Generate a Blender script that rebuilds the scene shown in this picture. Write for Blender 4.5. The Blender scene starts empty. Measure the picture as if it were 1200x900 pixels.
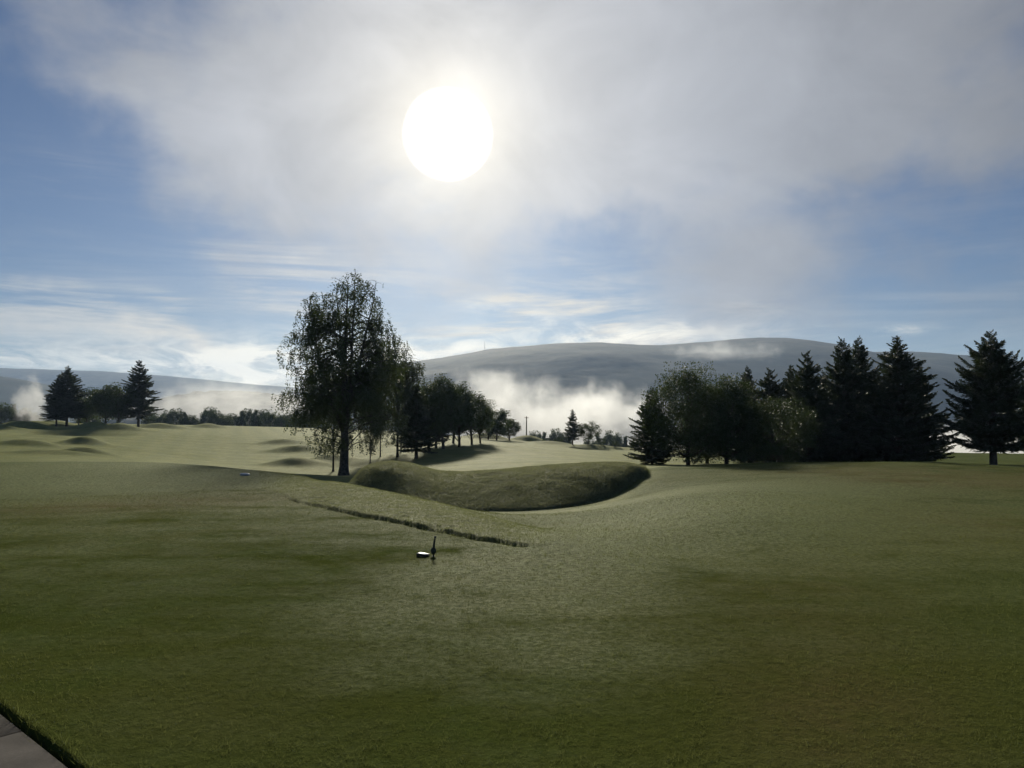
import bpy, math, numpy as np
from mathutils import Vector, Matrix
R = math.radians
SC = bpy.context.scene
COL = SC.collection
EYE = 3.0
PITCH = math.atan(40 / 900.0)
F = 900.0

# ------------------------------------------------------------------ measuring helpers
def ray(px, py):
    v = 450.0 - py
    return ((px - 600.0), F * math.cos(PITCH) - v * math.sin(PITCH), F * math.sin(PITCH) + v * math.cos(PITCH))
def at(px, py, Y):
    x, y, z = ray(px, py)
    return (x / y * Y, Y, EYE + z / y * Y)
def azel(px, py):
    x, y, z = ray(px, py)
    return math.degrees(math.atan2(x, y)), math.degrees(math.atan2(z, math.hypot(x, y)))

SUN_AZ, SUN_EL = azel(525, 158)

# ------------------------------------------------------------------ camera
cam = bpy.data.cameras.new("camera"); camo = bpy.data.objects.new("camera", cam); COL.objects.link(camo)
cam.sensor_width = 36; cam.lens = 27; cam.clip_start = 0.1; cam.clip_end = 30000
camo.location = (0, 0, EYE); camo.rotation_euler = (R(90) + PITCH, 0, 0)
SC.camera = camo

# ------------------------------------------------------------------ render settings
SC.render.engine = 'CYCLES'
SC.view_settings.view_transform = 'Standard'; SC.view_settings.look = 'None'
SC.view_settings.exposure = 0.36; SC.view_settings.gamma = 1.0
cy = SC.cycles
cy.use_denoising = True
cy.max_bounces = 6; cy.diffuse_bounces = 2; cy.glossy_bounces = 2; cy.transmission_bounces = 3
cy.volume_bounces = 0; cy.transparent_max_bounces = 8
cy.sample_clamp_indirect = 4
cy.use_adaptive_sampling = True; cy.adaptive_threshold = .03
cy.volume_max_steps = 128

# ------------------------------------------------------------------ noise in numpy
def hash2(ix, iy, s):
    h = (ix.astype(np.int64) * 374761393 + iy.astype(np.int64) * 668265263 + s * 974634777) & 0x7fffffff
    h = ((h ^ (h >> 13)) * 1274126177) & 0x7fffffff
    return ((h ^ (h >> 16)) & 0xffffff) / float(0xffffff)
def vnoise(x, y, s=0):
    ix = np.floor(x); iy = np.floor(y); fx = x - ix; fy = y - iy
    fx = fx * fx * (3 - 2 * fx); fy = fy * fy * (3 - 2 * fy)
    a = hash2(ix, iy, s); b = hash2(ix + 1, iy, s); c = hash2(ix, iy + 1, s); d = hash2(ix + 1, iy + 1, s)
    return (a * (1 - fx) + b * fx) * (1 - fy) + (c * (1 - fx) + d * fx) * fy * 1.0
def fbm(x, y, o=4, s=0):
    r = 0; a = .5
    for k in range(o):
        r = r + a * vnoise(x, y, s + k * 17); x = x * 2.03 + 3.1; y = y * 2.03 + 7.7; a *= .5
    return r
def sstep(a, b, x):
    t = np.clip((x - a) / (b - a), 0, 1); return t * t * (3 - 2 * t)

# ------------------------------------------------------------------ terrain
CP = []   # control points (x, y, z)
def cp(px, py, Y): CP.append(at(px, py, Y))
# flat plateau in front
for a_ in (-60, -40, -20, 0, 20, 40, 60):
    for r_ in (6, 9, 14):
        CP.append((r_ * math.sin(R(a_)), r_ * math.cos(R(a_)), 0.0))
for p in [(0, 620, 20.6), (150, 600, 24.5), (300, 600, 24.5), (0, 570, 33.5), (150, 565, 35.5), (250, 575, 31.5), (430, 660, 15.8), (330, 640, 18),
          (300, 571, 33), (350, 590, 27), (430, 609, 22.6), (520, 626, 19.7), (600, 642, 17.4), (652, 636, 18.2), (540, 680, 14.1),
          (0, 537, 57), (150, 540, 54), (250, 546, 49), (320, 553, 45), (350, 559, 41), (400, 568, 35.5), (450, 579, 31), (505, 592, 27.5), (560, 607, 23.8), (610, 622, 20.6),
          (480, 590, 39), (440, 584, 42), (520, 597, 38), (560, 600, 37), (600, 602, 35), (640, 600, 36), (680, 600, 33), (640, 618, 26), (680, 625, 22), (700, 588, 40), (735, 575, 42), (760, 556, 47), (740, 600, 30),
          (700, 660, 16), (760, 625, 22), (800, 640, 19.6), (850, 600, 25.5), (800, 580, 33), (820, 557, 44), (900, 570, 35), (880, 550, 49), (900, 543, 53), (1000, 541, 57),
          (1000, 580, 32), (1100, 600, 27.2), (1200, 580, 33), (1100, 541, 58), (1200, 547, 53),
          (765, 545, 66), (870, 544, 70), (1000, 545, 72), (1053, 545, 72), (1161, 547, 62), (1100, 541, 84), (1180, 541, 84), (1150, 533, 120), (1200, 533, 120),
          (860, 538, 100), (980, 537, 110),
          (640, 551, 58), (560, 545, 72), (500, 549, 74), (560, 535, 92), (700, 541, 72), (740, 535, 90), (600, 525, 110), (700, 528, 135), (560, 515, 140), (620, 518, 170), (670, 524, 150), (740, 530, 130),
          (400, 559, 80), (440, 552, 80), (450, 535, 100), (480, 523, 118), (530, 518, 125), (370, 556, 66), (400, 570, 57),
          (340, 551, 86), (300, 546, 92), (350, 530, 120), (250, 540, 100), (200, 530, 112), (300, 520, 140), (250, 510, 162), (400, 513, 150), (300, 503, 220), (200, 503, 200),
          (150, 500, 185), (60, 500, 185), (0, 500, 185), (0, 496, 240), (100, 496, 240), (100, 511, 142), (0, 515, 122), (0, 530, 90), (100, 534, 80), (220, 497, 260), (330, 500, 260), (450, 508, 230),
          (-150, 500, 200), (-150, 540, 55), (1350, 545, 60), (1350, 535, 120)]:
    cp(*p)
CP = np.array(CP)
def tdom(x, y):
    az = np.arctan2(x, y); r = np.hypot(x, y)
    return np.clip(az, R(-58), R(58)) * 1.6, np.log(np.maximum(r, 3.0))
CU, CV = tdom(CP[:, 0], CP[:, 1])
def tps(d2): return 0.5 * d2 * np.log(np.maximum(d2, 1e-12))
_n = len(CP)
_K = tps((CU[:, None] - CU[None]) ** 2 + (CV[:, None] - CV[None]) ** 2) + np.eye(_n) * 0.0012
_P = np.stack([np.ones(_n), CU, CV], 1)
_A = np.block([[_K, _P], [_P.T, np.zeros((3, 3))]])
_W = np.linalg.solve(_A, np.concatenate([CP[:, 2], np.zeros(3)]))
def base_h(x, y):
    u, v = tdom(x, y)
    v = np.minimum(v, math.log(270))
    z = _W[_n] + _W[_n + 1] * u + _W[_n + 2] * v
    for i in range(_n):
        z = z + _W[i] * tps((u - CU[i]) ** 2 + (v - CV[i]) ** 2)
    r = np.hypot(x, y)
    z = z * sstep(3.5, 8, r)
    az = np.abs(np.degrees(np.arctan2(x, y)))
    z = z * (1 - sstep(62, 110, az))
    return z

# grassy mound (crest line and toe line measured in plan)
def pl(pts, k): return np.array([at(*p)[k] for p in pts])
M_CR = [(404, 562, 47), (420, 551, 47), (440, 544, 47), (460, 541, 47), (485, 545, 47), (515, 553, 47), (545, 554, 47), (600, 550, 47), (660, 545.5, 47), (700, 543.5, 47), (735, 543.5, 47), (755, 548, 47)]
M_TO = [(404, 568, 43), (440, 585, 41.5), (480, 590, 39.5), (560, 596, 38.4), (640, 598, 38), (680, 594, 39), (715, 583, 40.5), (735, 570, 42.5), (750, 553, 45.5)]
mcx, mcz = pl(M_CR, 0), pl(M_CR, 2)
mtx, mty = pl(M_TO, 0), pl(M_TO, 1)
def mound_t(x, y):
    xs = x * 43.0 / np.maximum(y, 20)       # toe table is measured at about this depth
    toe = np.interp(xs, np.array([at(p[0], p[1], 43)[0] for p in M_TO]), mty)
    crest = 47.0
    return toe, crest
def mound(x, y, zb):
    toe, crest = mound_t(x, y)
    xs = x * 47.0 / np.maximum(y, 20)
    zc = np.interp(xs, mcx, mcz)
    zc = zc + 0.0
    H = np.maximum(zc - zb, 0)
    tf = np.clip((y - toe) / (crest - toe), 0, 1)
    front = np.sin(tf * math.pi / 2) ** 0.9
    lip = np.where(y > toe, np.minimum((y - toe) / 0.20, 1) * 0.07, 0)
    back = 1 - sstep(crest, crest + 7.5, y)
    prof = np.where(y < crest, front, back)
    ends = sstep(-10.9, -8.9, xs) * (1 - sstep(8.0, 8.5, xs))
    h = (np.maximum(H, 0) * prof + lip * back * (1 - tf * .4)) * ends
    h = h + (fbm(x * 1.1, y * 1.1, 3, 5) - .45) * .16 * prof * ends
    return np.where((y > toe) & (y < crest + 7.5), h, 0), ((y > toe) & (y < crest + 3)) * ends
# longer dewy grass strip with a cut edge
L_P = [(292, 572), (320, 580), (350, 590), (390, 600), (430, 608.5), (480, 618), (520, 626), (560, 635), (600, 643), (625, 645), (645, 643), (655, 636)]
L_F = [(292, 560), (350, 560), (400, 567), (450, 578), (505, 591), (560, 606), (610, 621), (640, 629), (655, 635)]
def flat_at(px, py):
    x, y, z = ray(px, py); Y = -EYE * y / z; return (x / z * -EYE, Y)
lpA = np.array([flat_at(*p) for p in L_P]); lfA = np.array([flat_at(*p) for p in L_F])
azL = np.arctan2(lpA[:, 0], lpA[:, 1]); rL = np.hypot(lpA[:, 0], lpA[:, 1])
azF = np.arctan2(lfA[:, 0], lfA[:, 1]); rF = np.hypot(lfA[:, 0], lfA[:, 1])
def lobe(x, y):
    az = np.arctan2(x, y); r = np.hypot(x, y)
    r = r + (vnoise(x * 2.2, y * 2.2, 40) - .5) * .26 + (vnoise(x * 7, y * 7, 41) - .5) * .16
    r0 = np.interp(az, azL, rL); r1 = np.interp(az, azF, rF) + 1.5
    inside = (az > azL[0]) & (az < azL[-1] )
    d = r - r0
    soft = np.clip(np.minimum((az - azL[0]) / R(4.0), (azL[-1] - az) / R(5.0)), 0, 1)
    m = sstep(0, .1, d) * (1 - sstep(0, 3.0, r - r1)) * inside * soft
    groove = np.exp(-((d + .06) / .09) ** 2) * inside * soft
    return m, groove
BUMPS = [  # px, py of the top, depth, half width x, half width y, height
    (100, 516, 120, 3.0, 3.0, .75), (32, 520, 110, 4.5, 3.0, .55), (100, 527, 92, 3.2, 2.2, .55), (140, 501, 165, 5.0, 4.0, .9), (110, 501, 172, 4.0, 4.0, .8),
    (62, 496, 200, 6.0, 4.0, .9), (25, 502, 170, 5.5, 4.0, 1.0), (40, 499, 190, 7, 3.5, .8), (190, 495, 205, 7.0, 4.0, .8), (245, 497, 225, 5.0, 3.5, .75), (0, 505, 160, 5, 4, .7),
    (345, 543, 94, 3.4, 2.6, .6), (385, 541, 98, 3.2, 2.4, .55), (348, 528, 122, 4.2, 3.0, .6), (330, 514, 140, 4, 3, .5), (480, 515, 125, 3, 3, .8), (620, 511, 165, 4, 3, .9), (570, 509, 160, 5, 3, .8), (650, 517, 155, 5, 3, .5), (700, 523, 150, 6, 3, .5),
    (60, 533, 78, 6, 2.5, .3)]
PITS = [(45, 507, 165, 7, 4.5, .9), (88, 514, 150, 10, 7, .6), (160, 497, 195, 9, 4, .7), (70, 499, 205, 8, 4, .7), (440, 543, 92, 5, 3, .35)]
PATIO_A = flat_at(-2, 823); PATIO_B = flat_at(101, 902)
pdx, pdy = PATIO_B[0] - PATIO_A[0], PATIO_B[1] - PATIO_A[1]
pln = math.hypot(pdx, pdy); pdx /= pln; pdy /= pln      # along the edge, towards the camera
pnx, pny = pdy, -pdx                                    # normal
if pnx > 0: pnx, pny = -pnx, -pny                       # pointing to the paving side
def patio_d(x, y): return (x - PATIO_A[0]) * pnx + (y - PATIO_A[1]) * pny
def ground_h(x, y, full=False):
    x = np.asarray(x, float); y = np.asarray(y, float)
    r = np.hypot(x, y); az = np.degrees(np.arctan2(x, y))
    z = base_h(x, y)
    mh, mm = mound(x, y, z)
    z = z + mh
    for b in BUMPS:
        cx, cy_, _ = at(*b[:3])
        z = z + b[5] * 1.7 * np.exp(-((x - cx) / b[3]) ** 2 - ((y - cy_) / b[4] / .75) ** 2)
    for b in PITS:
        cx, cy_, _ = at(*b[:3])
        z = z - b[5] * 1.5 * np.exp(-(((x - cx) / b[3]) ** 2 + ((y - cy_) / b[4]) ** 2) ** 2)
    lm, lg = lobe(x, y)
    z = z + lm * (.085 + (fbm(x * 2.5, y * 2.5, 3, 9) - .45) * .10) - lg * .045
    z = z + (fbm(x * .22, y * .22, 3, 2) - .45) * .10 * sstep(8, 20, r)
    red = np.interp(az, [-60, -10, 0, 5, 12, 30, 60], [285, 255, 185, 165, 150, 150, 150])
    s = sstep(0, 1, (r - red) / 420.0)
    z = z * (1 - s) + (-52 + (fbm(x * .004, y * .004, 3, 3) - .45) * 14) * s
    pd = patio_d(x, y)
    z = z - .10 * sstep(-.02, .03, pd)
    if full: return z, mm, lm, lg, s
    return z
def gz(x, y): return float(ground_h(np.array([x]), np.array([y]))[0])

# ------------------------------------------------------------------ mesh helpers
def mesh_np(name, V, Fq, mat, parent=None, smooth=False):
    V = np.asarray(V, np.float32); Fq = np.asarray(Fq, np.int32)
    me = bpy.data.meshes.new(name); k = Fq.shape[1]
    me.vertices.add(len(V)); me.vertices.foreach_set("co", V.ravel())
    me.loops.add(Fq.size); me.loops.foreach_set("vertex_index", Fq.ravel())
    me.polygons.add(len(Fq)); me.polygons.foreach_set("loop_start", np.arange(0, Fq.size, k, dtype=np.int32))
    me.polygons.foreach_set("loop_total", np.full(len(Fq), k, np.int32))
    if smooth: me.polygons.foreach_set("use_smooth", np.ones(len(Fq), bool))
    me.update(calc_edges=True)
    me.materials.append(mat)
    o = bpy.data.objects.new(name, me); COL.objects.link(o)
    if parent: o.parent = parent
    return o
def tag(o, label=None, cat=None, group=None, kind=None):
    if label: o["label"] = label
    if cat: o["category"] = cat
    if group: o["group"] = group
    if kind: o["kind"] = kind
    return o
def empty(name, loc):
    o = bpy.data.objects.new(name, None); COL.objects.link(o); o.location = loc; o.empty_display_size = .2
    return o
class Geo:
    def __init__(s): s.v = []; s.f = []; s.n = 0
    def add(s, V, Fc):
        s.v.append(np.asarray(V, float)); s.f.append(np.asarray(Fc, int) + s.n); s.n += len(V)
    def tube(s, P, rad, n=6):
        P = np.asarray(P, float); rad = np.asarray(rad, float); m = len(P)
        T = np.gradient(P, axis=0); T /= np.linalg.norm(T, axis=1)[:, None] + 1e-9
        up = np.array([0, 0, 1.0]) if abs(T[0, 2]) < .9 else np.array([1.0, 0, 0])
        A = np.cross(T, up); A /= np.linalg.norm(A, axis=1)[:, None] + 1e-9; B = np.cross(T, A)
        th = np.arange(n) * 2 * math.pi / n
        V = P[:, None] + rad[:, None, None] * (np.cos(th)[None, :, None] * A[:, None] + np.sin(th)[None, :, None] * B[:, None])
        V = V.reshape(-1, 3); i = np.arange(m - 1)[:, None] * n; j = np.arange(n)[None]; j2 = (j + 1) % n
        Fc = np.stack([i + j, i + j2, i + n + j2, i + n + j], -1).reshape(-1, 4)
        s.add(V, Fc)
    def box(s, c, d, rot=0, top=1.0):
        V = []
        for z in (0, 1):
            k = 1 if z == 0 else top
            for a, b in ((-1, -1), (1, -1), (1, 1), (-1, 1)):
                x = a * d[0] / 2 * k; y = b * d[1] / 2 * k
                V.append((c[0] + x * math.cos(rot) - y * math.sin(rot), c[1] + x * math.sin(rot) + y * math.cos(rot), c[2] + z * d[2]))
        s.add(V, [(0, 3, 2, 1), (4, 5, 6, 7), (0, 1, 5, 4), (1, 2, 6, 5), (2, 3, 7, 6), (3, 0, 4, 7)])
    def lathe(s, prof, c=(0, 0, 0), n=24):
        P = np.array([(c[0], c[1], c[2] + z) for r, z in prof], float); r = np.array([max(p[0], 1e-4) for p in prof])
        th = np.arange(n) * 2 * math.pi / n
        V = (P[:, None] + r[:, None, None] * np.stack([np.cos(th), np.sin(th), th * 0], -1)[None]).reshape(-1, 3)
        m = len(prof); i = np.arange(m - 1)[:, None] * n; j = np.arange(n)[None]; j2 = (j + 1) % n
        s.add(V, np.stack([i + j, i + j2, i + n + j2, i + n + j], -1).reshape(-1, 4))
    def leaves(s, P, size, rng, droop=0.0, asp=.5):
        P = np.asarray(P, float); n = len(P); size = np.broadcast_to(size, (n,))
        u = rng.normal(size=(n, 3)); u[:, 2] -= droop; u /= np.linalg.norm(u, axis=1)[:, None]
        w = rng.normal(size=(n, 3)); v = np.cross(u, w); v /= np.linalg.norm(v, axis=1)[:, None] + 1e-9
        u = u * size[:, None] * .5; v = v * size[:, None] * .5 * asp
        V = np.stack([P + u, P + v, P - u, P - v], 1).reshape(-1, 3)
        s.add(V, np.arange(4 * n).reshape(-1, 4))
    def needles(s, P, D, L, Wd, rng):
        n = len(P); w = rng.normal(size=(n, 3)); v = np.cross(D, w); v /= np.linalg.norm(v, axis=1)[:, None] + 1e-9
        v = v * np.broadcast_to(Wd, (n,))[:, None] * .5; D = D * np.broadcast_to(L, (n,))[:, None]
        V = np.stack([P, P + D * .45 + v, P + D, P + D * .45 - v], 1).reshape(-1, 3)
        s.add(V, np.arange(4 * n).reshape(-1, 4))
    def build(s, name, mat, parent=None, smooth=False):
        return mesh_np(name, np.concatenate(s.v), np.concatenate(s.f), mat, parent, smooth)

# ------------------------------------------------------------------ node helpers
class NT:
    def __init__(s, tree): s.t = tree; s.n = tree.nodes; s.l = tree.links; s.n.clear()
    def node(s, ty, **k):
        nd = s.n.new(ty)
        ins = k.pop('ins', {})
        for a, b in k.items(): setattr(nd, a, b)
        for a, b in ins.items(): s.put(nd.inputs[a], b)
        return nd
    def put(s, sock, v):
        if isinstance(v, bpy.types.NodeSocket): s.l.new(v, sock)
        elif isinstance(v, bpy.types.Node): s.l.new(v.outputs[0], sock)
        else: sock.default_value = v
    def m(s, op, a, b=0.0, c=0.0, clamp=False):
        nd = s.n.new('ShaderNodeMath'); nd.operation = op; nd.use_clamp = clamp
        s.put(nd.inputs[0], a); s.put(nd.inputs[1], b); s.put(nd.inputs[2], c)
        return nd.outputs[0]
    def vm(s, op, a, b=(0, 0, 0), sc=None):
        nd = s.n.new('ShaderNodeVectorMath'); nd.operation = op
        s.put(nd.inputs[0], a); s.put(nd.inputs[1], b)
        if sc is not None: s.put(nd.inputs['Scale'], sc)
        return nd.outputs['Value'] if op in ('DOT_PRODUCT', 'LENGTH', 'DISTANCE') else nd.outputs[0]
    def noise(s, vec, scale, detail=3, rough=.55, dist=0.0, col=False):
        nd = s.n.new('ShaderNodeTexNoise'); s.put(nd.inputs['Vector'], vec)
        nd.inputs['Scale'].default_value = scale; nd.inputs['Detail'].default_value = detail
        nd.inputs['Roughness'].default_value = rough; nd.inputs['Distortion'].default_value = dist
        return nd.outputs[1 if col else 0]
    def mr(s, v, a, b, c=0.0, d=1.0, sm=True):
        nd = s.n.new('ShaderNodeMapRange'); nd.interpolation_type = 'SMOOTHSTEP' if sm else 'LINEAR'
        s.put(nd.inputs[0], v); s.put(nd.inputs[1], a); s.put(nd.inputs[2], b); s.put(nd.inputs[3], c); s.put(nd.inputs[4], d)
        return nd.outputs[0]
    def mix(s, f, a, b, mode='MIX'):
        nd = s.n.new('ShaderNodeMix'); nd.data_type = 'RGBA'; nd.blend_type = mode
        s.put(nd.inputs[0], f)
        for k, v in ((6, a), (7, b)):
            if isinstance(v, tuple) and len(v) == 3: v = (*v, 1)
            s.put(nd.inputs[k], v)
        return nd.outputs[2]
    def comb(s, x, y, z):
        nd = s.n.new('ShaderNodeCombineXYZ'); s.put(nd.inputs[0], x); s.put(nd.inputs[1], y); s.put(nd.inputs[2], z); return nd.outputs[0]
def new_mat(name):
    m = bpy.data.materials.new(name); m.use_nodes = True; return m, NT(m.node_tree)
def attr(t, name):
    nd = t.n.new('ShaderNodeAttribute'); nd.attribute_name = name; return nd.outputs['Fac']

# ------------------------------------------------------------------ sky and sun
W = bpy.data.worlds.new("World"); SC.world = W; W.use_nodes = True
t = NT(W.node_tree)
SKY = 0.1
gen = t.node('ShaderNodeTexCoord').outputs['Generated']
dirn = t.vm('NORMALIZE', gen)
sep = t.node('ShaderNodeSeparateXYZ', ins={0: dirn})
sky = t.node('ShaderNodeTexSky', sky_type='NISHITA', sun_disc=False, sun_elevation=R(SUN_EL), sun_rotation=R(SUN_AZ),
             altitude=100, air_density=1.0, dust_density=0.6, ozone_density=2.0)
skyc = sky.outputs[0]
az = t.m('MULTIPLY', t.m('ARCTAN2', sep.outputs[0], sep.outputs[1]), 180 / math.pi)
el = t.m('MULTIPLY', t.m('ARCSINE', sep.outputs[2]), 180 / math.pi)
sd = (math.sin(R(SUN_AZ)) * math.cos(R(SUN_EL)), math.cos(R(SUN_AZ)) * math.cos(R(SUN_EL)), math.sin(R(SUN_EL)))
ang = t.m('MULTIPLY', t.m('ARCCOSINE', t.m('MINIMUM', t.vm('DOT_PRODUCT', dirn, sd), 0.999999)), 180 / math.pi)
# warped sky coordinates so that every cloud bank gets a torn edge
wn = t.noise(dirn, 3.2, 5, .6, 0, True)
wsep = t.node('ShaderNodeSeparateColor', ins={0: wn})
azw = t.m('ADD', az, t.m('MULTIPLY', t.m('SUBTRACT', wsep.outputs[0], .5), 26))
elw = t.m('ADD', el, t.m('MULTIPLY', t.m('SUBTRACT', wsep.outputs[1], .5), 16))
def bank(px, py, sa, se, amp, warp=True, rot=0.0):
    a0, e0 = azel(px, py)
    dx = t.m('SUBTRACT', azw if warp else az, a0); dy = t.m('SUBTRACT', elw if warp else el, e0)
    if rot:
        c, s_ = math.cos(R(rot)), math.sin(R(rot))
        dx, dy = t.m('ADD', t.m('MULTIPLY', dx, c), t.m('MULTIPLY', dy, s_)), t.m('SUBTRACT', t.m('MULTIPLY', dy, c), t.m('MULTIPLY', dx, s_))
    q = t.m('ADD', t.m('POWER', t.m('DIVIDE', dx, sa), 2.0), t.m('POWER', t.m('DIVIDE', dy, se), 2.0))
    return t.m('MULTIPLY', t.m('EXPONENT', t.m('MULTIPLY', q, -1)), amp)
def total(L):
    r = L[0]
    for q in L[1:]: r = t.m('ADD', r, q)
    return r
# thick veil of low cloud: where the bank stands and where the blue shows through
veil = total([bank(520, 110, 17, 8.5, 1.0), bank(800, 90, 18, 11, .95), bank(1050, 20, 16, 12, .9), bank(290, 170, 8, 6, .55), bank(420, 240, 8, 3.5, .35), bank(270, 50, 14, 7, .45),
              bank(830, 310, 6, 3.2, .2), bank(600, 330, 14, 3, .25), bank(960, 340, 10, 4, .15), bank(250, 260, 9, 3, .25), bank(950, 300, 8, 2.2, .35), bank(650, -500, 60, 18, .8), bank(120, 275, 3, 1.6, .2), bank(620, 240, 9, 4, .45), bank(1000, 180, 12, 5, .3),
              bank(90, 60, 5, 4, .25), bank(690, 295, 6, 3.6, -.75), bank(1130, 265, 8, 3.5, -.25), bank(40, 190, 7, 8, -.4)])
nlow = t.noise(t.vm('MULTIPLY', dirn, (1, 1, 1.5)), 4.2, 7, .56, .3)
nfine = t.noise(t.vm('MULTIPLY', dirn, (1, 1, 1.7)), 13, 5, .55, .4)
veil = t.m('ADD', veil, t.m('MULTIPLY', t.m('SUBTRACT', nlow, .5), 2.0))
veil = t.m('ADD', veil, t.m('MULTIPLY', t.m('SUBTRACT', nfine, .5), .75))
veil = t.m('MULTIPLY', t.mr(veil, .0, 1.2), .92)
# high cirrus, stretched by the wind (a flat layer far above)
skp = t.comb(az, el, 0)
ci = t.noise(t.node('ShaderNodeMapping', ins={0: skp, 2: (0, 0, R(24)), 3: (.035, .30, 1)}).outputs[0], 1.0, 8, .66, .9)
ci2 = t.noise(t.node('ShaderNodeMapping', ins={0: skp, 2: (0, 0, R(-12)), 3: (.05, .42, 1)}).outputs[0], 1.0, 6, .62, .7)
lowm = t.m('SUBTRACT', 1.0, t.mr(el, 3, 19))
ciz = total([bank(620, 365, 10, 2.2, .8), bank(470, 345, 9, 2.4, .7, rot=-18), bank(760, 385, 9, 1.4, .8), bank(870, 357, 2.2, .5, .5, False), bank(60, 400, 16, 1.8, .4), bank(190, 348, 2.6, .6, .35, False, -15),
             bank(300, 300, 8, 1.2, .2, True, -22), bank(1060, 385, 1.6, .35, .3, False), bank(60, 215, 6, .5, .16, False, -14), bank(500, 400, 7, 1.2, .4), bank(290, 405, 7, .9, .55)])
cirr = t.m('MULTIPLY', t.mr(t.m('ADD', ci, t.m('MULTIPLY', t.m('SUBTRACT', ci2, .5), .5)), .40, .68), t.m('ADD', t.m('MULTIPLY', lowm, .22), t.m('MULTIPLY', ciz, 1.35)), clamp=True)
# bright bank along the horizon
hz = total([bank(280, 436, 6, 1.4, 1.2, False), bank(60, 424, 14, .7, .6, False), bank(560, 412, 12, 1.5, .8, False), bank(760, 393, 7, .9, .8, False, 8), bank(420, 430, 12, 2.0, .9, False), bank(150, 408, 14, .9, .3, False), bank(640, 378, 8, .8, .5, False, -14), bank(868, 356, 2.0, .42, .95, False, -8), bank(1062, 386, 1.5, .3, .5, False), bank(850, 390, 6, .7, .4, False)])
hn = t.noise(t.vm('MULTIPLY', skp, (.22, .75, 1)), 1.0, 7, .64, .5)
hz = t.m('MULTIPLY', hz, t.mr(hn, .36, .66), clamp=True)
# light scattered forwards by the cloud droplets: brightness depends on the angle to the sun
def ph(w): return t.m('EXPONENT', t.m('MULTIPLY', t.m('POWER', t.m('DIVIDE', ang, w), 1.0), -1))
ph2 = t.m('EXPONENT', t.m('MULTIPLY', t.m('POWER', t.m('DIVIDE', ang, 22.0), 1.5), -1))
grayn = t.m('ADD', .66, t.m('MULTIPLY', t.noise(t.vm('MULTIPLY', dirn, (1, 1, 1.5)), 5.0, 5, .58, .5), .74))
vb = t.m('MULTIPLY', t.m('ADD', t.m('ADD', .155, t.m('MULTIPLY', ph2, .42)), t.m('MULTIPLY', ph(4.0), .18)), grayn)
vcol = t.vm('SCALE', (1.0, 1.03, 1.10), sc=t.m('MULTIPLY', vb, 1 / SKY))
warm = t.m('EXPONENT', t.m('MULTIPLY', t.m('POWER', t.m('DIVIDE', ang, 13.0), 2.0), -1))
vcol = t.vm('MULTIPLY', vcol, t.mix(warm, (1, 1, 1), (1.06, .99, .86)))
# clear part: the physical sky, its brightness near the sun held back as the phone does not resolve it
lum = t.m('MAXIMUM', t.node('ShaderNodeRGBToBW', ins={0: skyc}).outputs[0], .001)
clear = t.vm('MULTIPLY', skyc, (.20, .255, .345))
base = t.mix(cirr, clear, t.vm('MULTIPLY', t.vm('SCALE', (1.0, .95, .84), sc=t.m('MULTIPLY', t.m('ADD', .50, t.m('MULTIPLY', ph2, .20)), 1 / SKY)), (1, 1, 1)))
base = t.mix(t.m('MULTIPLY', hz, .9), base, t.vm('SCALE', (1.0, .94, .79), sc=t.m('MULTIPLY', t.m('ADD', .80, t.m('MULTIPLY', ph2, .2)), 1 / SKY)))
base = t.mix(veil, base, vcol)
# the sun itself, seen through the thin cloud
anw = t.m('ADD', ang, t.m('MULTIPLY', t.m('SUBTRACT', nfine, .5), .3))
core = t.m('MULTIPLY', t.m('SUBTRACT', 1.0, t.mr(anw, 2.55, 3.3)), 2.0)
halo = t.m('MULTIPLY', t.m('EXPONENT', t.m('MULTIPLY', t.m('POWER', t.m('DIVIDE', ang, 4.4), 2.0), -1)), .26)
sunv = t.vm('ADD', t.vm('SCALE', (1, .98, .92), sc=t.m('MULTIPLY', core, 1 / SKY)), t.vm('SCALE', (1, .86, .55), sc=t.m('MULTIPLY', halo, 1 / SKY)))
base = t.vm('ADD', base, sunv)
bg = t.node('ShaderNodeBackground', ins={0: base, 1: SKY})
t.l.new(bg.outputs[0], t.node('ShaderNodeOutputWorld').inputs[0])
W.cycles.sampling_method = 'MANUAL'; W.cycles.sample_map_resolution = 512

sl = bpy.data.lights.new("sun", 'SUN'); sl.energy = 5.0; sl.angle = R(5); sl.color = (1, .92, .74)
so = bpy.data.objects.new("sun", sl); COL.objects.link(so)
so.rotation_euler = Vector(sd).to_track_quat('Z', 'Y').to_euler(); so.location = (0, 0, 60)

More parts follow.
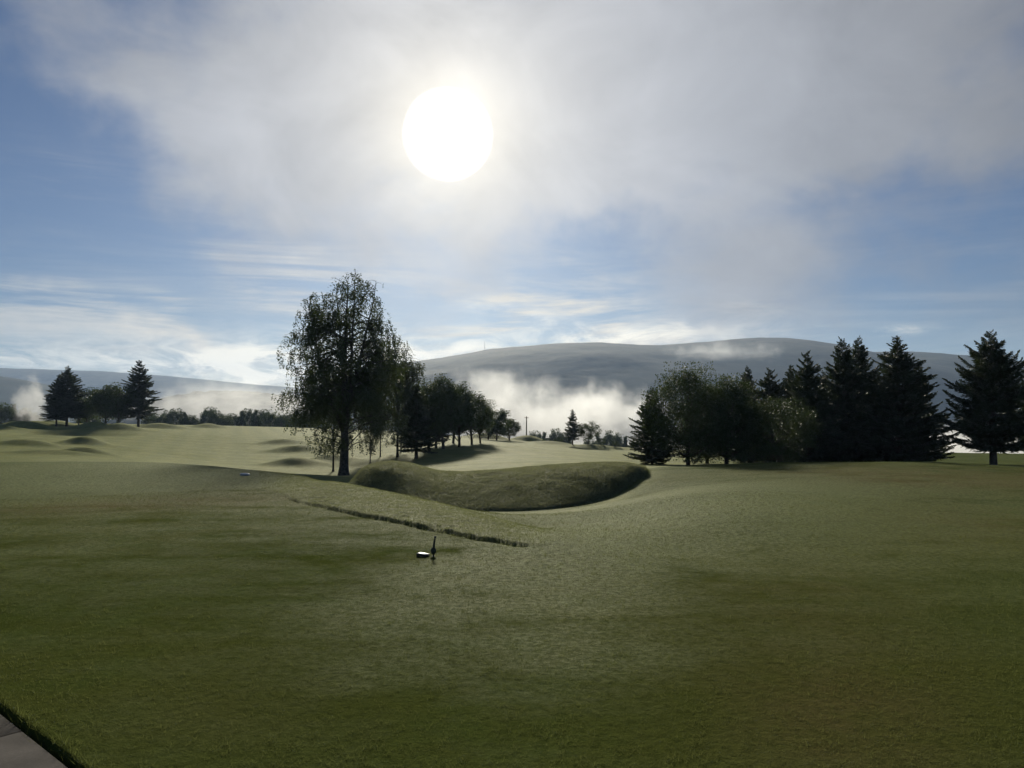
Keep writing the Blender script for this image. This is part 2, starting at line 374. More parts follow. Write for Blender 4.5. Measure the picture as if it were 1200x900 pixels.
# ------------------------------------------------------------------ materials
def grass_mat(blade=False):
    m, t = new_mat("grass_blade" if blade else "grass"); geo = t.node('ShaderNodeNewGeometry'); P = geo.outputs['Position']
    fair, rough, dew_and_light_mask, brown = attr(t, 'fair'), attr(t, 'rough'), attr(t, 'dew'), attr(t, 'brown')
    big = t.noise(P, .12, 4, .55); mid = t.noise(P, .9, 5, .62); tuft = t.noise(P, 9.0, 5, .7); fine = t.noise(P, 55.0, 3, .7)
    col = t.mix(t.mr(big, .3, .7), (.046, .062, .014), (.072, .084, .019))
    col = t.mix(t.mr(mid, .35, .7), col, (.054, .078, .017))
    bm = t.m('MULTIPLY', brown, t.mr(t.m('ADD', mid, t.m('MULTIPLY', big, .6)), .45, 1.0), clamp=True)
    col = t.mix(bm, col, (.092, .078, .030))
    # light, short fairway with faint mowing bands
    sepP = t.node('ShaderNodeSeparateXYZ', ins={0: P})
    band = t.m('SINE', t.m('ADD', t.m('MULTIPLY', sepP.outputs[0], 1.15), t.m('MULTIPLY', sepP.outputs[1], .42)))
    band2 = t.m('SINE', t.m('ADD', t.m('MULTIPLY', sepP.outputs[0], .25), t.m('MULTIPLY', sepP.outputs[1], 1.05)))
    bands = t.m('ADD', t.m('MULTIPLY', band, .5), t.m('MULTIPLY', band2, .5))
    fc = t.mix(t.mr(mid, .3, .7), (.185, .20, .078), (.275, .275, .118))
    fc = t.mix(t.mr(bands, -.8, .8, 0, .55), fc, (.15, .175, .075))
    col = t.mix(fair, col, fc)
    col = t.mix(t.m('MULTIPLY', rough, .9), col, t.mix(t.mr(mid, .3, .7), (.105, .115, .070), (.170, .170, .105)))
    # dew beads: a whitish coat in wind-drawn patches, plus painted mid-ground light
    streak = t.noise(t.node('ShaderNodeMapping', ins={0: P, 2: (0, 0, R(-28)), 3: (.16, .55, .3)}).outputs[0], 1.0, 6, .62, .5)
    dp = t.mr(t.m('ADD', t.m('ADD', t.m('MULTIPLY', streak, .50), t.m('ADD', t.m('MULTIPLY', t.noise(P, .45, 6, .68, .8), .38), t.m('MULTIPLY', t.noise(P, 2.6, 5, .7, .5), .17))), t.m('MULTIPLY', t.m('SUBTRACT', dew_and_light_mask, .5), .30)), .37, .60)
    beads = t.mr(t.m('ADD', t.m('MULTIPLY', tuft, .55), t.m('MULTIPLY', fine, .45)), .42, .62, .25, 1)
    dew = t.m('MULTIPLY', t.m('MULTIPLY', dp, beads), dew_and_light_mask, clamp=True)
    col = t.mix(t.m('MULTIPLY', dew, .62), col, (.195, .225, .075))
    col = t.mix(t.mr(tuft, .25, .6, .45, 0), col, (.016, .024, .007))
    col = t.mix(t.mr(fine, .60, .8, 0, .4), col, (.18, .20, .08))
    if blade: col = t.mix(geo.outputs['Random Per Island'], t.mix(.45, col, (.02, .03, .006)), t.mix(.25, col, (.16, .17, .06)))
    pr = t.node('ShaderNodeBsdfPrincipled', ins={'Base Color': col, 'Roughness': .8, 'Specular IOR Level': t.m('MULTIPLY', dew, .06)})
    hgt = t.m('ADD', t.m('MULTIPLY', tuft, .55), t.m('MULTIPLY', fine, .25))
    hgt = t.m('ADD', hgt, t.m('MULTIPLY', t.m('MULTIPLY', t.noise(P, 3.0, 5, .65), rough), 2.2))
    b1 = t.node('ShaderNodeBump', ins={'Height': hgt, 'Strength': 1.0, 'Distance': .08})
    t.l.new(b1.outputs[0], pr.inputs['Normal'])
    if blade:
        tr = t.node('ShaderNodeBsdfTranslucent', ins={0: t.mix(.40, col, t.mix(rough, (.19, .215, .07), (.19, .20, .12)))})
        mx = t.node('ShaderNodeMixShader', ins={0: t.m('ADD', .5, t.m('MULTIPLY', rough, .2)), 1: pr.outputs[0], 2: tr.outputs[0]})
        t.l.new(mx.outputs[0], t.node('ShaderNodeOutputMaterial').inputs[0])
    else:
        t.l.new(pr.outputs[0], t.node('ShaderNodeOutputMaterial').inputs[0])
    return m
def leaf_mat(name, c1, c2, trans=.35, spec=.3):
    m, t = new_mat(name); P = t.node('ShaderNodeNewGeometry')
    oi = t.node('ShaderNodeObjectInfo')
    n = t.noise(P.outputs['Position'], 1.3, 3)
    f = t.m('ADD', t.m('MULTIPLY', n, .7), t.m('MULTIPLY', P.outputs['Random Per Island'], .3))
    col = t.mix(t.mr(f, .3, .7), c1, c2)
    col = t.mix(t.m('MULTIPLY', oi.outputs['Random'], .2), col, (.055, .07, .03))
    pr = t.node('ShaderNodeBsdfPrincipled', ins={'Base Color': col, 'Roughness': .6, 'Specular IOR Level': spec})
    tr = t.node('ShaderNodeBsdfTranslucent', ins={0: t.mix(.5, col, (.11, .15, .03))})
    mx = t.node('ShaderNodeMixShader', ins={0: trans, 1: pr.outputs[0], 2: tr.outputs[0]})
    t.l.new(mx.outputs[0], t.node('ShaderNodeOutputMaterial').inputs[0]); return m
def plain(name, c1, c2, scale=6, rough=.8, bump=.3, dist=.02, spec=.3, metal=0):
    m, t = new_mat(name); P = t.node('ShaderNodeNewGeometry').outputs['Position']
    n = t.noise(P, scale, 5, .6)
    pr = t.node('ShaderNodeBsdfPrincipled', ins={'Base Color': t.mix(t.mr(n, .3, .7), c1, c2), 'Roughness': rough, 'Specular IOR Level': spec, 'Metallic': metal})
    b = t.node('ShaderNodeBump', ins={'Height': n, 'Strength': bump, 'Distance': dist}); t.l.new(b.outputs[0], pr.inputs['Normal'])
    t.l.new(pr.outputs[0], t.node('ShaderNodeOutputMaterial').inputs[0]); return m
M_GRASS = grass_mat(); M_BLADE = grass_mat(True)
M_BIRCH = leaf_mat("birch_leaf", (.050, .070, .038), (.080, .098, .050), .24)
M_SPRUCE = leaf_mat("spruce_needle", (.022, .036, .022), (.042, .056, .032), .12)
M_BROAD = leaf_mat("broad_leaf", (.034, .056, .022), (.060, .084, .032), .20)
M_BARK = plain("bark", (.045, .038, .030), (.10, .085, .065), 9, .9, .6, .03)
M_BBARK = plain("birch_bark", (.03, .027, .024), (.12, .115, .10), 5, .8, .5, .02)
M_CONC = None
def conc():
    m, t = new_mat("paving_concrete"); P = t.node('ShaderNodeNewGeometry').outputs['Position']
    a = t.noise(P, 2.2, 5, .6); b = t.noise(P, 45, 4, .7)
    col = t.mix(t.mr(a, .3, .7), (.034, .031, .030), (.062, .057, .055)); col = t.mix(t.mr(b, .35, .7, .35, 0), col, (.018, .017, .016))
    pr = t.node('ShaderNodeBsdfPrincipled', ins={'Base Color': col, 'Roughness': .95, 'Specular IOR Level': .06})
    bb = t.node('ShaderNodeBump', ins={'Height': t.m('ADD', t.m('MULTIPLY', b, .6), a), 'Strength': .5, 'Distance': .012}); t.l.new(bb.outputs[0], pr.inputs['Normal'])
    t.l.new(pr.outputs[0], t.node('ShaderNodeOutputMaterial').inputs[0]); return m
M_CONC = conc()
def hill_mat(name, c1, c2, c3, top):
    m, t = new_mat(name); P = t.node('ShaderNodeNewGeometry').outputs['Position']
    n = t.noise(P, .0022, 6, .6); n2 = t.noise(P, .02, 4, .7)
    z = t.node('ShaderNodeSeparateXYZ', ins={0: P}).outputs[2]
    col = t.mix(t.mr(n, .38, .6), c1, c2)
    col = t.mix(t.m('MULTIPLY', t.mr(t.m('ADD', z, t.m('MULTIPLY', t.m('SUBTRACT', n, .5), 260)), top[0], top[1]), .85), col, c3)
    col = t.mix(t.mr(n2, .35, .65, .5, 0), col, (.015, .022, .014))
    pr = t.node('ShaderNodeBsdfPrincipled', ins={'Base Color': col, 'Roughness': .95, 'Specular IOR Level': .05})
    b = t.node('ShaderNodeBump', ins={'Height': n2, 'Strength': .5, 'Distance': 5}); t.l.new(b.outputs[0], pr.inputs['Normal'])
    t.l.new(pr.outputs[0], t.node('ShaderNodeOutputMaterial').inputs[0]); return m

# ------------------------------------------------------------------ ground sheet
def paint(me, V, mm, lm):
    rr = np.hypot(V[:, 0], V[:, 1]); aa = np.degrees(np.arctan2(V[:, 0], V[:, 1])); y = V[:, 1]; x = V[:, 0]
    wob = (fbm(x * .15, y * .15, 3, 11) - .45) * 8
    # where the mown fairway begins behind the plateau edge
    edge = np.interp(aa, [-60, -34, -24, -17, -12, -5, 0, 5, 9.5, 14, 20], [57, 57, 53, 49, 47, 48, 49, 49.5, 52, 62, 90])
    fair = sstep(0, 2.5, rr - edge) * (1 - sstep(13, 18, aa)) * (1 - np.clip(mm, 0, 1))
    hollow = np.exp(-(((x - 1.8) / 7.5) ** 2 + ((y - 36.0) / 2.6) ** 2)) * (1 - np.clip(mm, 0, 1)) * (1 - lm)
    path = np.exp(-((x - np.interp(y, [30, 36, 42, 47, 52, 60], [1, 3.5, 6.5, 8.2, 8.9, 10])) / 1.0) ** 2) * sstep(34, 39, y) * (1 - sstep(56, 64, y)) * (1 - np.clip(mm, 0, 1))
    fair = np.clip(fair * .95 + hollow * .55 + path * .5, 0, 1)
    left_gap = sstep(-36, -22, aa)
    fair = fair * (1 - .35 * (1 - left_gap) * (1 - sstep(120, 170, rr)))
    fair = fair * (1 - sstep(300, 420, rr))
    rough = np.clip(np.maximum(mm, lm * .75), 0, 1)
    def blob(px, py, sx, sy, amp, yy=None):
        cx, cy_ = flat_at(px, py) if yy is None else at(px, py, yy)[:2]
        return amp * np.exp(-((aa - math.degrees(math.atan2(cx, cy_))) / sx) ** 2 - (np.log(rr + .01) - math.log(math.hypot(cx, cy_))) ** 2 / sy ** 2)
    dew = lm * .65 + blob(700, 640, 9, .40, .62) + blob(560, 680, 8, .30, .45) + blob(860, 590, 12, .22, .7) + blob(200, 558, 16, .26, .65) + blob(700, 760, 8, .30, .45) + blob(440, 730, 8, .3, .35) + \
        blob(40, 560, 12, .25, .6) + blob(1000, 570, 12, .2, .4) + blob(620, 850, 7, .2, .2) + blob(1000, 640, 8, .25, .2)
    dew = dew * .62 - blob(380, 665, 9, .22, .22) * (1 - lm) + lm * .25 + .33 * sstep(7, 22, rr) + .12 * sstep(5, 9, rr)  # distance ramps paint brighter mid-ground light into the colour; the rest is dew
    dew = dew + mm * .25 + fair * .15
    brown = blob(150, 592, 15, .10, .9) + blob(1080, 556, 10, .16, 1.2) + blob(950, 700, 10, .35, .55) + blob(1150, 600, 6, .3, .6) + blob(980, 850, 10, .25, .7) + .12
    brown = brown + blob(300, 820, 9, .2, .35)
    for nm, val in (("fair", fair), ("rough", rough), ("dew", np.clip(dew, 0, 1)), ("brown", np.clip(brown, 0, 1))):
        a = me.attributes.new(nm, 'FLOAT', 'POINT'); a.data.foreach_set("value", val.astype(np.float32))
def build_ground():
    az = np.concatenate([np.arange(-180, -46, 4.0), np.arange(-46, 46.01, .115), np.arange(50, 180, 4.0)])
    az = R(1) * az
    r = [0.0, .6, 1.5, 2.5, 3.5]
    while r[-1] < 5.5: r.append(r[-1] + .12)
    while r[-1] < 62: r.append(r[-1] * 1.0062)
    while r[-1] < 300: r.append(r[-1] * 1.009)
    while r[-1] < 6100: r.append(min(r[-1] * 1.045, 6150))
    r = np.array(r[1:])
    A, Rr = np.meshgrid(az, r)
    X = (Rr * np.sin(A)).ravel(); Y = (Rr * np.cos(A)).ravel()
    z, mm, lm, lg, s = ground_h(X, Y, True)
    V = np.stack([X, Y, z], 1); na, nr = len(az), len(r)
    V = np.concatenate([V, [[0, 0, 0]]])
    i = np.arange(nr - 1)[:, None] * na; j = np.arange(na)[None]; j2 = (j + 1) % na
    Q = np.stack([i + j, i + na + j, i + na + j2, i + j2], -1).reshape(-1, 4)
    c = len(V) - 1; jj = np.arange(na)
    Q = np.concatenate([Q, np.stack([np.full(na, c), jj, (jj + 1) % na, (jj + 1) % na], 1)])
    # centre fan as degenerate-free triangles: handled apart
    Q = Q[:-na]
    o = mesh_np("ground", V, Q, M_GRASS, None, True)
    tag(o, kind="structure")
    paint(o.data, V, np.append(mm, 0), np.append(lm, 0))
    return o
build_ground()
def blades(name, x, y, hgt, wid, rng, lean=.5):
    n = len(x); z, mm, lm, lg, s_ = ground_h(x, y, True)
    a = rng.uniform(0, 6.283, n); w = np.stack([np.cos(a), np.sin(a), a * 0], 1) * (wid * .5)[:, None]
    B = np.stack([x, y, z - .004], 1); tip = B + np.stack([rng.normal(size=n) * hgt * lean, rng.normal(size=n) * hgt * lean, hgt], 1)
    V = np.stack([B - w, B + w, tip], 1).reshape(-1, 3)
    o = mesh_np(name, V, np.arange(3 * n).reshape(-1, 3), M_BLADE)
    paint(o.data, V, np.repeat(mm, 3), np.repeat(lm, 3)); tag(o, kind="stuff"); return o
rg = np.random.default_rng(77)
n = 620000
rr_ = 4.5 * np.exp(rg.uniform(0, math.log(34 / 4.5), n)); aa_ = R(1) * rg.uniform(-48, 48, n)
x_, y_ = rr_ * np.sin(aa_), rr_ * np.cos(aa_)
clump = fbm(x_ * 5, y_ * 5, 3, 61)
ok = (patio_d(x_, y_) < .02 + .09 * fbm(x_ * 6, y_ * 6, 3, 66)) & (rg.uniform(size=n) < .25 + 1.5 * clump)
x_, y_, rr_ = x_[ok], y_[ok], rr_[ok]
near_edge = np.exp(-(patio_d(x_, y_) / .10) ** 2)
blades("grass", x_, y_, (.008 + .024 * rg.uniform(size=len(x_)) ** 2) * (.6 + 1.5 * sstep(.25, .75, fbm(x_ * 9, y_ * 9, 4, 64))) * (1 + 1.6 * near_edge) * (1 + rr_ * .01), .0035 * (rr_ / 6) ** .9 * rg.uniform(.6, 1.3, len(x_)), rg, .7)
n = 260000
aa_ = rg.uniform(azL[0], azL[-1], n); rr_ = np.sqrt(rg.uniform(16.5 ** 2, 44 ** 2, n)); x_, y_ = rr_ * np.sin(aa_), rr_ * np.cos(aa_)
lm_, _ = lobe(x_, y_); ok = rg.uniform(size=n) < lm_ * (.3 + 1.3 * fbm(x_ * 3, y_ * 3, 3, 62)); x_, y_ = x_[ok], y_[ok]
blades("rough_grass", x_, y_, rg.uniform(.015, .065, len(x_)), rg.uniform(.007, .016, len(x_)), rg, .6)
n = 300000
x_ = rg.uniform(-12, 10, n); y_ = rg.uniform(37, 50, n); zz_, mm_, _, _, _ = ground_h(x_, y_, True)
ok = rg.uniform(size=n) < mm_ * (.2 + 1.4 * fbm(x_ * 2, y_ * 2, 3, 63)); x_, y_ = x_[ok], y_[ok]
blades("rough_grass", x_, y_, rg.uniform(.02, .085, len(x_)), rg.uniform(.010, .024, len(x_)), rg, .6)
# ------------------------------------------------------------------ paving slab in the near corner
def paving():
    g = Geo()
    def W2(u, v, z): return (PATIO_A[0] + pdx * u + pnx * v, PATIO_A[1] + pdy * u + pny * v, z)
    cuts = [-9, -6.2, -3.2, -.2, .93, 4.0, 7.0, 10]
    def slab(u0, u1, v0, v1):
        b = .012; z0, z1 = -.14, -.035
        lo = [W2(u0, v0, z0), W2(u1, v0, z0), W2(u1, v1, z0), W2(u0, v1, z0)]
        md = [W2(u0, v0, z1 - b), W2(u1, v0, z1 - b), W2(u1, v1, z1 - b), W2(u0, v1, z1 - b)]
        hi = [W2(u0 + b, v0 + b, z1), W2(u1 - b, v0 + b, z1), W2(u1 - b, v1 - b, z1), W2(u0 + b, v1 - b, z1)]
        F4 = [(k, (k + 1) % 4, 4 + (k + 1) % 4, 4 + k) for k in range(4)] + [(4 + k, 4 + (k + 1) % 4, 8 + (k + 1) % 4, 8 + k) for k in range(4)] + [(8, 9, 10, 11)]
        g.add(lo + md + hi, F4)
    for a, b in zip(cuts[:-1], cuts[1:]):
        for v0, v1 in ((.05, 2.4), (2.415, 5.0)):
            slab(a + .010, b - .010, v0, v1)
    o = g.build("pavement", M_CONC); tag(o, kind="structure")
paving()

# ------------------------------------------------------------------ hills
def hill(name, prof, Y, depth, z0, mat, amp=6, nx=260, ny=50, canopy=0):
    """prof: skyline as (px, py); the ridge stands at depth Y and runs down towards us and away."""
    px = np.array([p[0] for p in prof], float); zz = np.array([at(p[0], p[1], Y)[2] for p in prof]); xx = np.array([at(p[0], p[1], Y)[0] for p in prof])
    X = np.linspace(xx[0], xx[-1], nx); vv = np.linspace(-1, 1, ny)
    # smooth interpolation of the skyline
    Z = np.interp(X, xx, zz)
    k = 5; Z = np.convolve(np.pad(Z, k, mode='edge'), np.hanning(2 * k + 3)[1:-1] / np.hanning(2 * k + 3)[1:-1].sum(), 'valid')
    XX, VV = np.meshgrid(X, vv); ZZ = np.broadcast_to(Z, XX.shape)
    pr = np.where(VV < 0, (1 - np.abs(VV) ** 1.5), 1 - np.abs(VV) ** 2)
    YY = Y + VV * depth
    sc = 1.0 + (YY - Y) / Y * .0
    n = (fbm(XX * .0016, YY * .0016, 5, 21) - .47)
    z = z0 + (ZZ - z0) * pr + n * amp * 14 * np.abs(VV) ** .7 * (1 - np.abs(VV) ** 3) + (fbm(XX * .02, YY * .02, 3, 31) - .45) * amp
    if canopy: z = z + (vnoise(XX / canopy, YY / canopy, 4) ** .6 - .5) * canopy * .9
    V = np.stack([XX, YY, z], -1).reshape(-1, 3)
    i = np.arange(ny - 1)[:, None] * nx; j = np.arange(nx - 1)[None]
    Q = np.stack([i + j, i + j + 1, i + nx + j + 1, i + nx + j], -1).reshape(-1, 4)
    o = mesh_np(name, V, Q, mat, None, True); tag(o, kind="structure"); return o
HM = hill_mat("heath_and_forest", (.022, .034, .020), (.045, .052, .028), (.085, .078, .052), (230, 330))
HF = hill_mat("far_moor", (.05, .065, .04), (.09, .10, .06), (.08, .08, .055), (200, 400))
HW = hill_mat("wooded_slope", (.016, .026, .014), (.03, .042, .022), (.03, .04, .02), (500, 900))
MAIN = [(330, 500), (400, 462), (450, 432), (480, 425), (520, 420), (555, 414), (575, 410), (600, 408), (625, 406), (650, 403.5), (700, 402), (740, 404.5), (765, 405.5), (800, 403), (830, 401), (855, 398.5), (880, 397), (905, 397), (920, 398), (945, 402), (965, 408), (985, 412), (1005, 414), (1030, 412.5), (1060, 412.5), (1090, 415), (1120, 418), (1160, 424), (1200, 430), (1300, 440), (1450, 452), (1650, 470)]
hill("hill", MAIN, 3200, 1500, -60, HM, 5, 520, 90)
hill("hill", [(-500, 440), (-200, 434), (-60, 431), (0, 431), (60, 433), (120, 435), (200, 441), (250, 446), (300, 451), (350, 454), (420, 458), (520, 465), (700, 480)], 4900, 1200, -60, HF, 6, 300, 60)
hill("hill", [(-500, 420), (-250, 428), (-60, 436), (0, 441), (30, 448), (55, 458), (80, 470), (110, 484), (150, 500)], 2600, 900, -60, HW, 6, 220, 50)
hill("hill", [(60, 505), (120, 492), (170, 476), (200, 467), (230, 461), (262, 459), (300, 461), (340, 466), (400, 478), (450, 490), (520, 506)], 1500, 420, -60, HW, 3, 360, 90, canopy=11)
hill("hill", [(900, 500), (1000, 485), (1100, 480), (1250, 470), (1500, 460), (1900, 450)], 2300, 700, -60, HW, 3, 200, 50, canopy=14)

# ------------------------------------------------------------------ trees
def curve_pts(p0, d0, L, n, rng, bend=(0, 0, 0), jit=.06):
    P = [np.array(p0, float)]; d = np.array(d0, float); d /= np.linalg.norm(d); st = L / n
    for k in range(n):
        d = d + np.array(bend) / n + rng.normal(size=3) * jit; d /= np.linalg.norm(d)
        P.append(P[-1] + d * st)
    return np.array(P)
def make_birch(name, h, width, seed, nleaf=1.0, low=.16, leaf=.12, dense=1.0, tr=None, tops=3):
    rng = np.random.default_rng(seed); root = empty(name, (0, 0, 0)); g = Geo(); c = Geo()
    tr = tr or h * .022
    stems = []
    main = curve_pts((0, 0, -.3), (rng.normal() * .01, rng.normal() * .01, 1), h * .97 + .3, 14, rng, (0, 0, .6), .012)
    rad = np.interp(np.linspace(0, 1, 15), [0, .05, .5, 1], [tr * 1.5, tr, tr * .5, .012]); g.tube(main, rad, 8); stems.append((main, 1.0))
    a0 = rng.uniform(0, 6.28)
    for k in range(tops):
        i = int(rng.integers(3, 6)); a = a0 + k * 6.28 / max(tops, 1) + rng.normal() * .2
        L = (h - main[i][2]) * rng.uniform(.86, 1.02)
        s = curve_pts(main[i], (math.cos(a) * .34 * width / h * 2, math.sin(a) * .34 * width / h * 2, 1), L, 12, rng, (0, 0, .5), .03)
        g.tube(s, np.linspace(tr * .55, .012, 13), 6); stems.append((s, .8))
    Rm = width / 2
    LP = []
    for s, wgt in stems:
        nb = int((44 if wgt == 1 else 26) * dense)
        for k in range(nb):
            u = low + (1 - low) * (k + rng.uniform(0, 1)) / nb
            q = u * (len(s) - 1); i = min(int(q), len(s) - 2); p = s[i] + (s[i + 1] - s[i]) * (q - i)
            rel = p[2] / h
            pr = np.interp(rel, [0, .15, .3, .5, .7, .85, 1.0], [.66, .88, 1.0, .98, .72, .44, .12])
            a = rng.uniform(0, 6.283)
            reach = Rm * pr * rng.uniform(.55, 1.08)
            # stop within the crown radius
            off = math.hypot(p[0], p[1]); L = max(.4, reach - off * max(0, math.cos(a - math.atan2(p[1], p[0]))) * .9) * 1.15
            b = curve_pts(p, (math.cos(a), math.sin(a), rng.uniform(.7, 1.3)), L, 6, rng, (0, 0, -1.1), .08)
            g.tube(b, np.linspace(.035 * L / 3 + .008, .006, 7), 4)
            nt = max(4, int(L * 6.5))
            for q_ in range(nt):
                uu = rng.uniform(.12, 1) ** .7 * (len(b) - 1); i2 = min(int(uu), len(b) - 2); bp = b[i2] + (b[i2 + 1] - b[i2]) * (uu - i2)
                tl = rng.uniform(.25, 1.25) * (1.0 if rel > .25 else .8) * min(1, h / 10)
                if rel > .85: tl *= .45
                if rel < .42: tl *= 1.25
                bp = bp + rng.normal(size=3) * .12
                ex = rng.normal(size=2) * .22
                nL = max(3, int(tl / .055 * nleaf)); w = np.linspace(0, 1, nL)
                pts = bp + np.stack([ex[0] * w, ex[1] * w, -tl * w + .12 * w * (1 - w)], 1) + rng.normal(size=(nL, 3)) * .055
                LP.append(pts)
    LP = np.concatenate(LP)
    keep = LP[:, 2] > h * .05 + fbm(LP[:, 0] * .9 + 50, LP[:, 1] * .9 + 50, 2, seed) * h * .14
    LP = LP[keep]
    # open a few gaps in the crown
    gap = fbm(LP[:, 0] * .9 + LP[:, 1] * .35 + 31, LP[:, 2] * .8 + 9, 3, seed + 3)
    LP = LP[(gap < .50) | (rng.uniform(size=len(LP)) < .14)]
    c.leaves(LP, leaf * rng.uniform(.6, 1.2, len(LP)), rng, .5, .62)
    g.build("trunk", M_BBARK, root, True); c.build("crown", M_BIRCH, root)
    return root
def make_spruce(name, h, rad, seed, low=.07, dense=1.0, power=.75, up=.55, gap=.0, needle=.20, tips=.3, trunk=None):
    rng = np.random.default_rng(seed); root = empty(name, (0, 0, 0)); g = Geo(); c = Geo()
    tr = trunk or h * .02
    g.tube([(0, 0, -.3), (0, 0, .15), (0, 0, h * .4), (0.03, 0, h * .8), (0.05, 0, h)], [tr * 1.5, tr, tr * .65, tr * .22, .012], 8)
    z = h * low; P_, D_, L_, W_ = [], [], [], []
    while z < h * .985:
        tt = z / h; base = rad * (1 - tt) ** power * np.interp(tt, [0, low, low + .12, .70, .88, .95, 1], [.7, .8, 1, 1, .72, .6, .3]) + .06
        nb = int(rng.integers(5, 8)) if tt < .9 else 4
        a0 = rng.uniform(0, 6.28)
        for k in range(nb):
            L = base * rng.uniform(.55, 1.14)
            if rng.uniform() < .05: L *= 1.15
            if rng.uniform() < gap: L *= .55
            a = a0 + k * 6.283 / nb + rng.normal() * .15
            sl = np.interp(tt, [0, .5, .9, 1], [-.18, .02, .30, .6]) + rng.normal() * .11
            b = curve_pts((0, 0, z + rng.normal() * .15), (math.cos(a), math.sin(a), sl), L, 6, rng, (0, 0, up * .62), .05)
            g.tube(b, np.linspace(.012 + L * .012, .005, 7), 3)
            ns = max(3, int(L / .115 * dense))
            w = np.linspace(.10, 1, ns); q = w * 6; i = np.minimum(q.astype(int), 5)
            bp = b[i] + (b[i + 1] - b[i]) * (q - i)[:, None]; bd = b[i + 1] - b[i]; bd /= np.linalg.norm(bd, axis=1)[:, None]
            side = np.cross(bd, [0, 0, 1.0]); side /= np.linalg.norm(side, axis=1)[:, None] + 1e-9
            sl_len = (.12 + .44 * L * np.minimum(1 - w, .7)) * rng.uniform(.6, 1.15, ns)
            for sg in (-1, 1):
                d = bd * .75 + side * sg * .8; d[:, 2] -= .18 - rng.uniform(-.1, .12, ns); d /= np.linalg.norm(d, axis=1)[:, None]
                for f0 in (0, .34, .67):
                    st = bp + d * (sl_len * f0)[:, None] + rng.normal(size=(ns, 3)) * .025
                    ok = (sl_len * f0 < sl_len - .04)
                    P_.append(st[ok]); D_.append((d + rng.normal(size=(ns, 3)) * .22)[ok]); L_.append(np.minimum(sl_len * .5 + .10, .42)[ok]); W_.append(np.full(ok.sum(), needle * .42))
            # spray along the branch itself
            P_.append(bp); D_.append(bd + rng.normal(size=(ns, 3)) * .2); L_.append(np.full(ns, .22)); W_.append(np.full(ns, needle * .5))
            P_.append(bp); D_.append(bd * .3 + rng.normal(size=(ns, 3)) * .4 + np.array([0, 0, -.5])); L_.append(np.full(ns, .20)); W_.append(np.full(ns, needle * .45))
        z += np.interp(tt, [0, .6, 1], [.25, .25, .34]) * (h / 12) ** .5
    # leader
    k = 14; zz = np.linspace(h * .93, h, k); P_.append(np.stack([zz * 0 + .04, zz * 0, zz], 1)); D_.append(rng.normal(size=(k, 3)) * .5 + [0, 0, .6]); L_.append(np.full(k, .16)); W_.append(np.full(k, .06))
    c.needles(np.concatenate(P_), np.concatenate(D_), np.concatenate(L_), np.concatenate(W_), rng)
    g.build("trunk", M_BARK, root, True); c.build("crown", M_SPRUCE, root)
    return root
def make_broad(name, h, width, seed, trunk_h=.18, nclump=80, leaf=.16, per=150, mat=None, conic=0.0, tr=None, fill=1.0):
    rng = np.random.default_rng(seed); root = empty(name, (0, 0, 0)); g = Geo(); c = Geo(); mat = mat or M_BROAD
    tr = tr or h * .02; th = h * trunk_h
    main = curve_pts((0, 0, -.3), (0, 0, 1), h * .8 + .3, 8, rng, (0, 0, .2), .05); g.tube(main, np.linspace(tr * 1.3, .02, 9), 7)
    cz = (h + th) / 2; rz = (h - th) / 2; rx = width / 2
    LP = []
    for k in range(nclump):
        d = rng.normal(size=3); d /= np.linalg.norm(d); rr = rng.uniform(.25, 1) ** .45 * (1 + (rng.uniform() - .5) * .16)
        zz = cz + d[2] * rz * rr * .93; rel = (zz - th) / (h - th)
        sh = 1 - conic * max(0, rel - .15)
        p = np.array([d[0] * rx * rr * sh, d[1] * rx * rr * sh, zz])
        rc = rng.uniform(.10, .20) * min(width, h) * (.9 if conic < .3 else .7)
        lp = p + np.clip(rng.normal(size=(per, 3)), -1.45, 1.45) * rc * np.array([.55, .55, .5])
        LP.append(lp)
        if k % 2 == 0:
            i = int(np.clip((zz * .55) / (h * .8) * 8, 1, 7)); g.tube(np.array([main[i], main[i] * .4 + p * .6 + [0, 0, -.1 * rx], p]), [tr * .3, tr * .16, .01], 4)
    LP = np.concatenate(LP)
    c.leaves(LP, leaf * rng.uniform(.6, 1.25, len(LP)), rng, .2, .65)
    g.build("trunk", M_BARK, root, True); c.build("crown", mat, root)
    return root
def dup(src, name=None):
    r = src.copy(); COL.objects.link(r)
    for ch in src.children:
        q = ch.copy(); COL.objects.link(q); q.parent = r
    return r
used = set()
def place(src, px, Y, h0, h, rz, label, cat, group=None, wide=1.0, sink=.0, dz=None):
    o = src if src.name not in used else dup(src)
    used.add(o.name)
    x = at(px, 500, Y)[0]; s = h / h0
    o.location = (x, Y, (gz(x, Y) if dz is None else dz) - sink); o.rotation_euler = (0, 0, rz); o.scale = (s * wide, s * wide, s)
    for k in ("label", "category", "group", "kind"):
        if k in o: del o[k]
    tag(o, label, cat, group); return o
def hpx(px, top, Y):   # height so that the tip shows at image row `top`
    x = at(px, 500, Y)[0]; return at(px, top, Y)[2] - gz(x, Y)

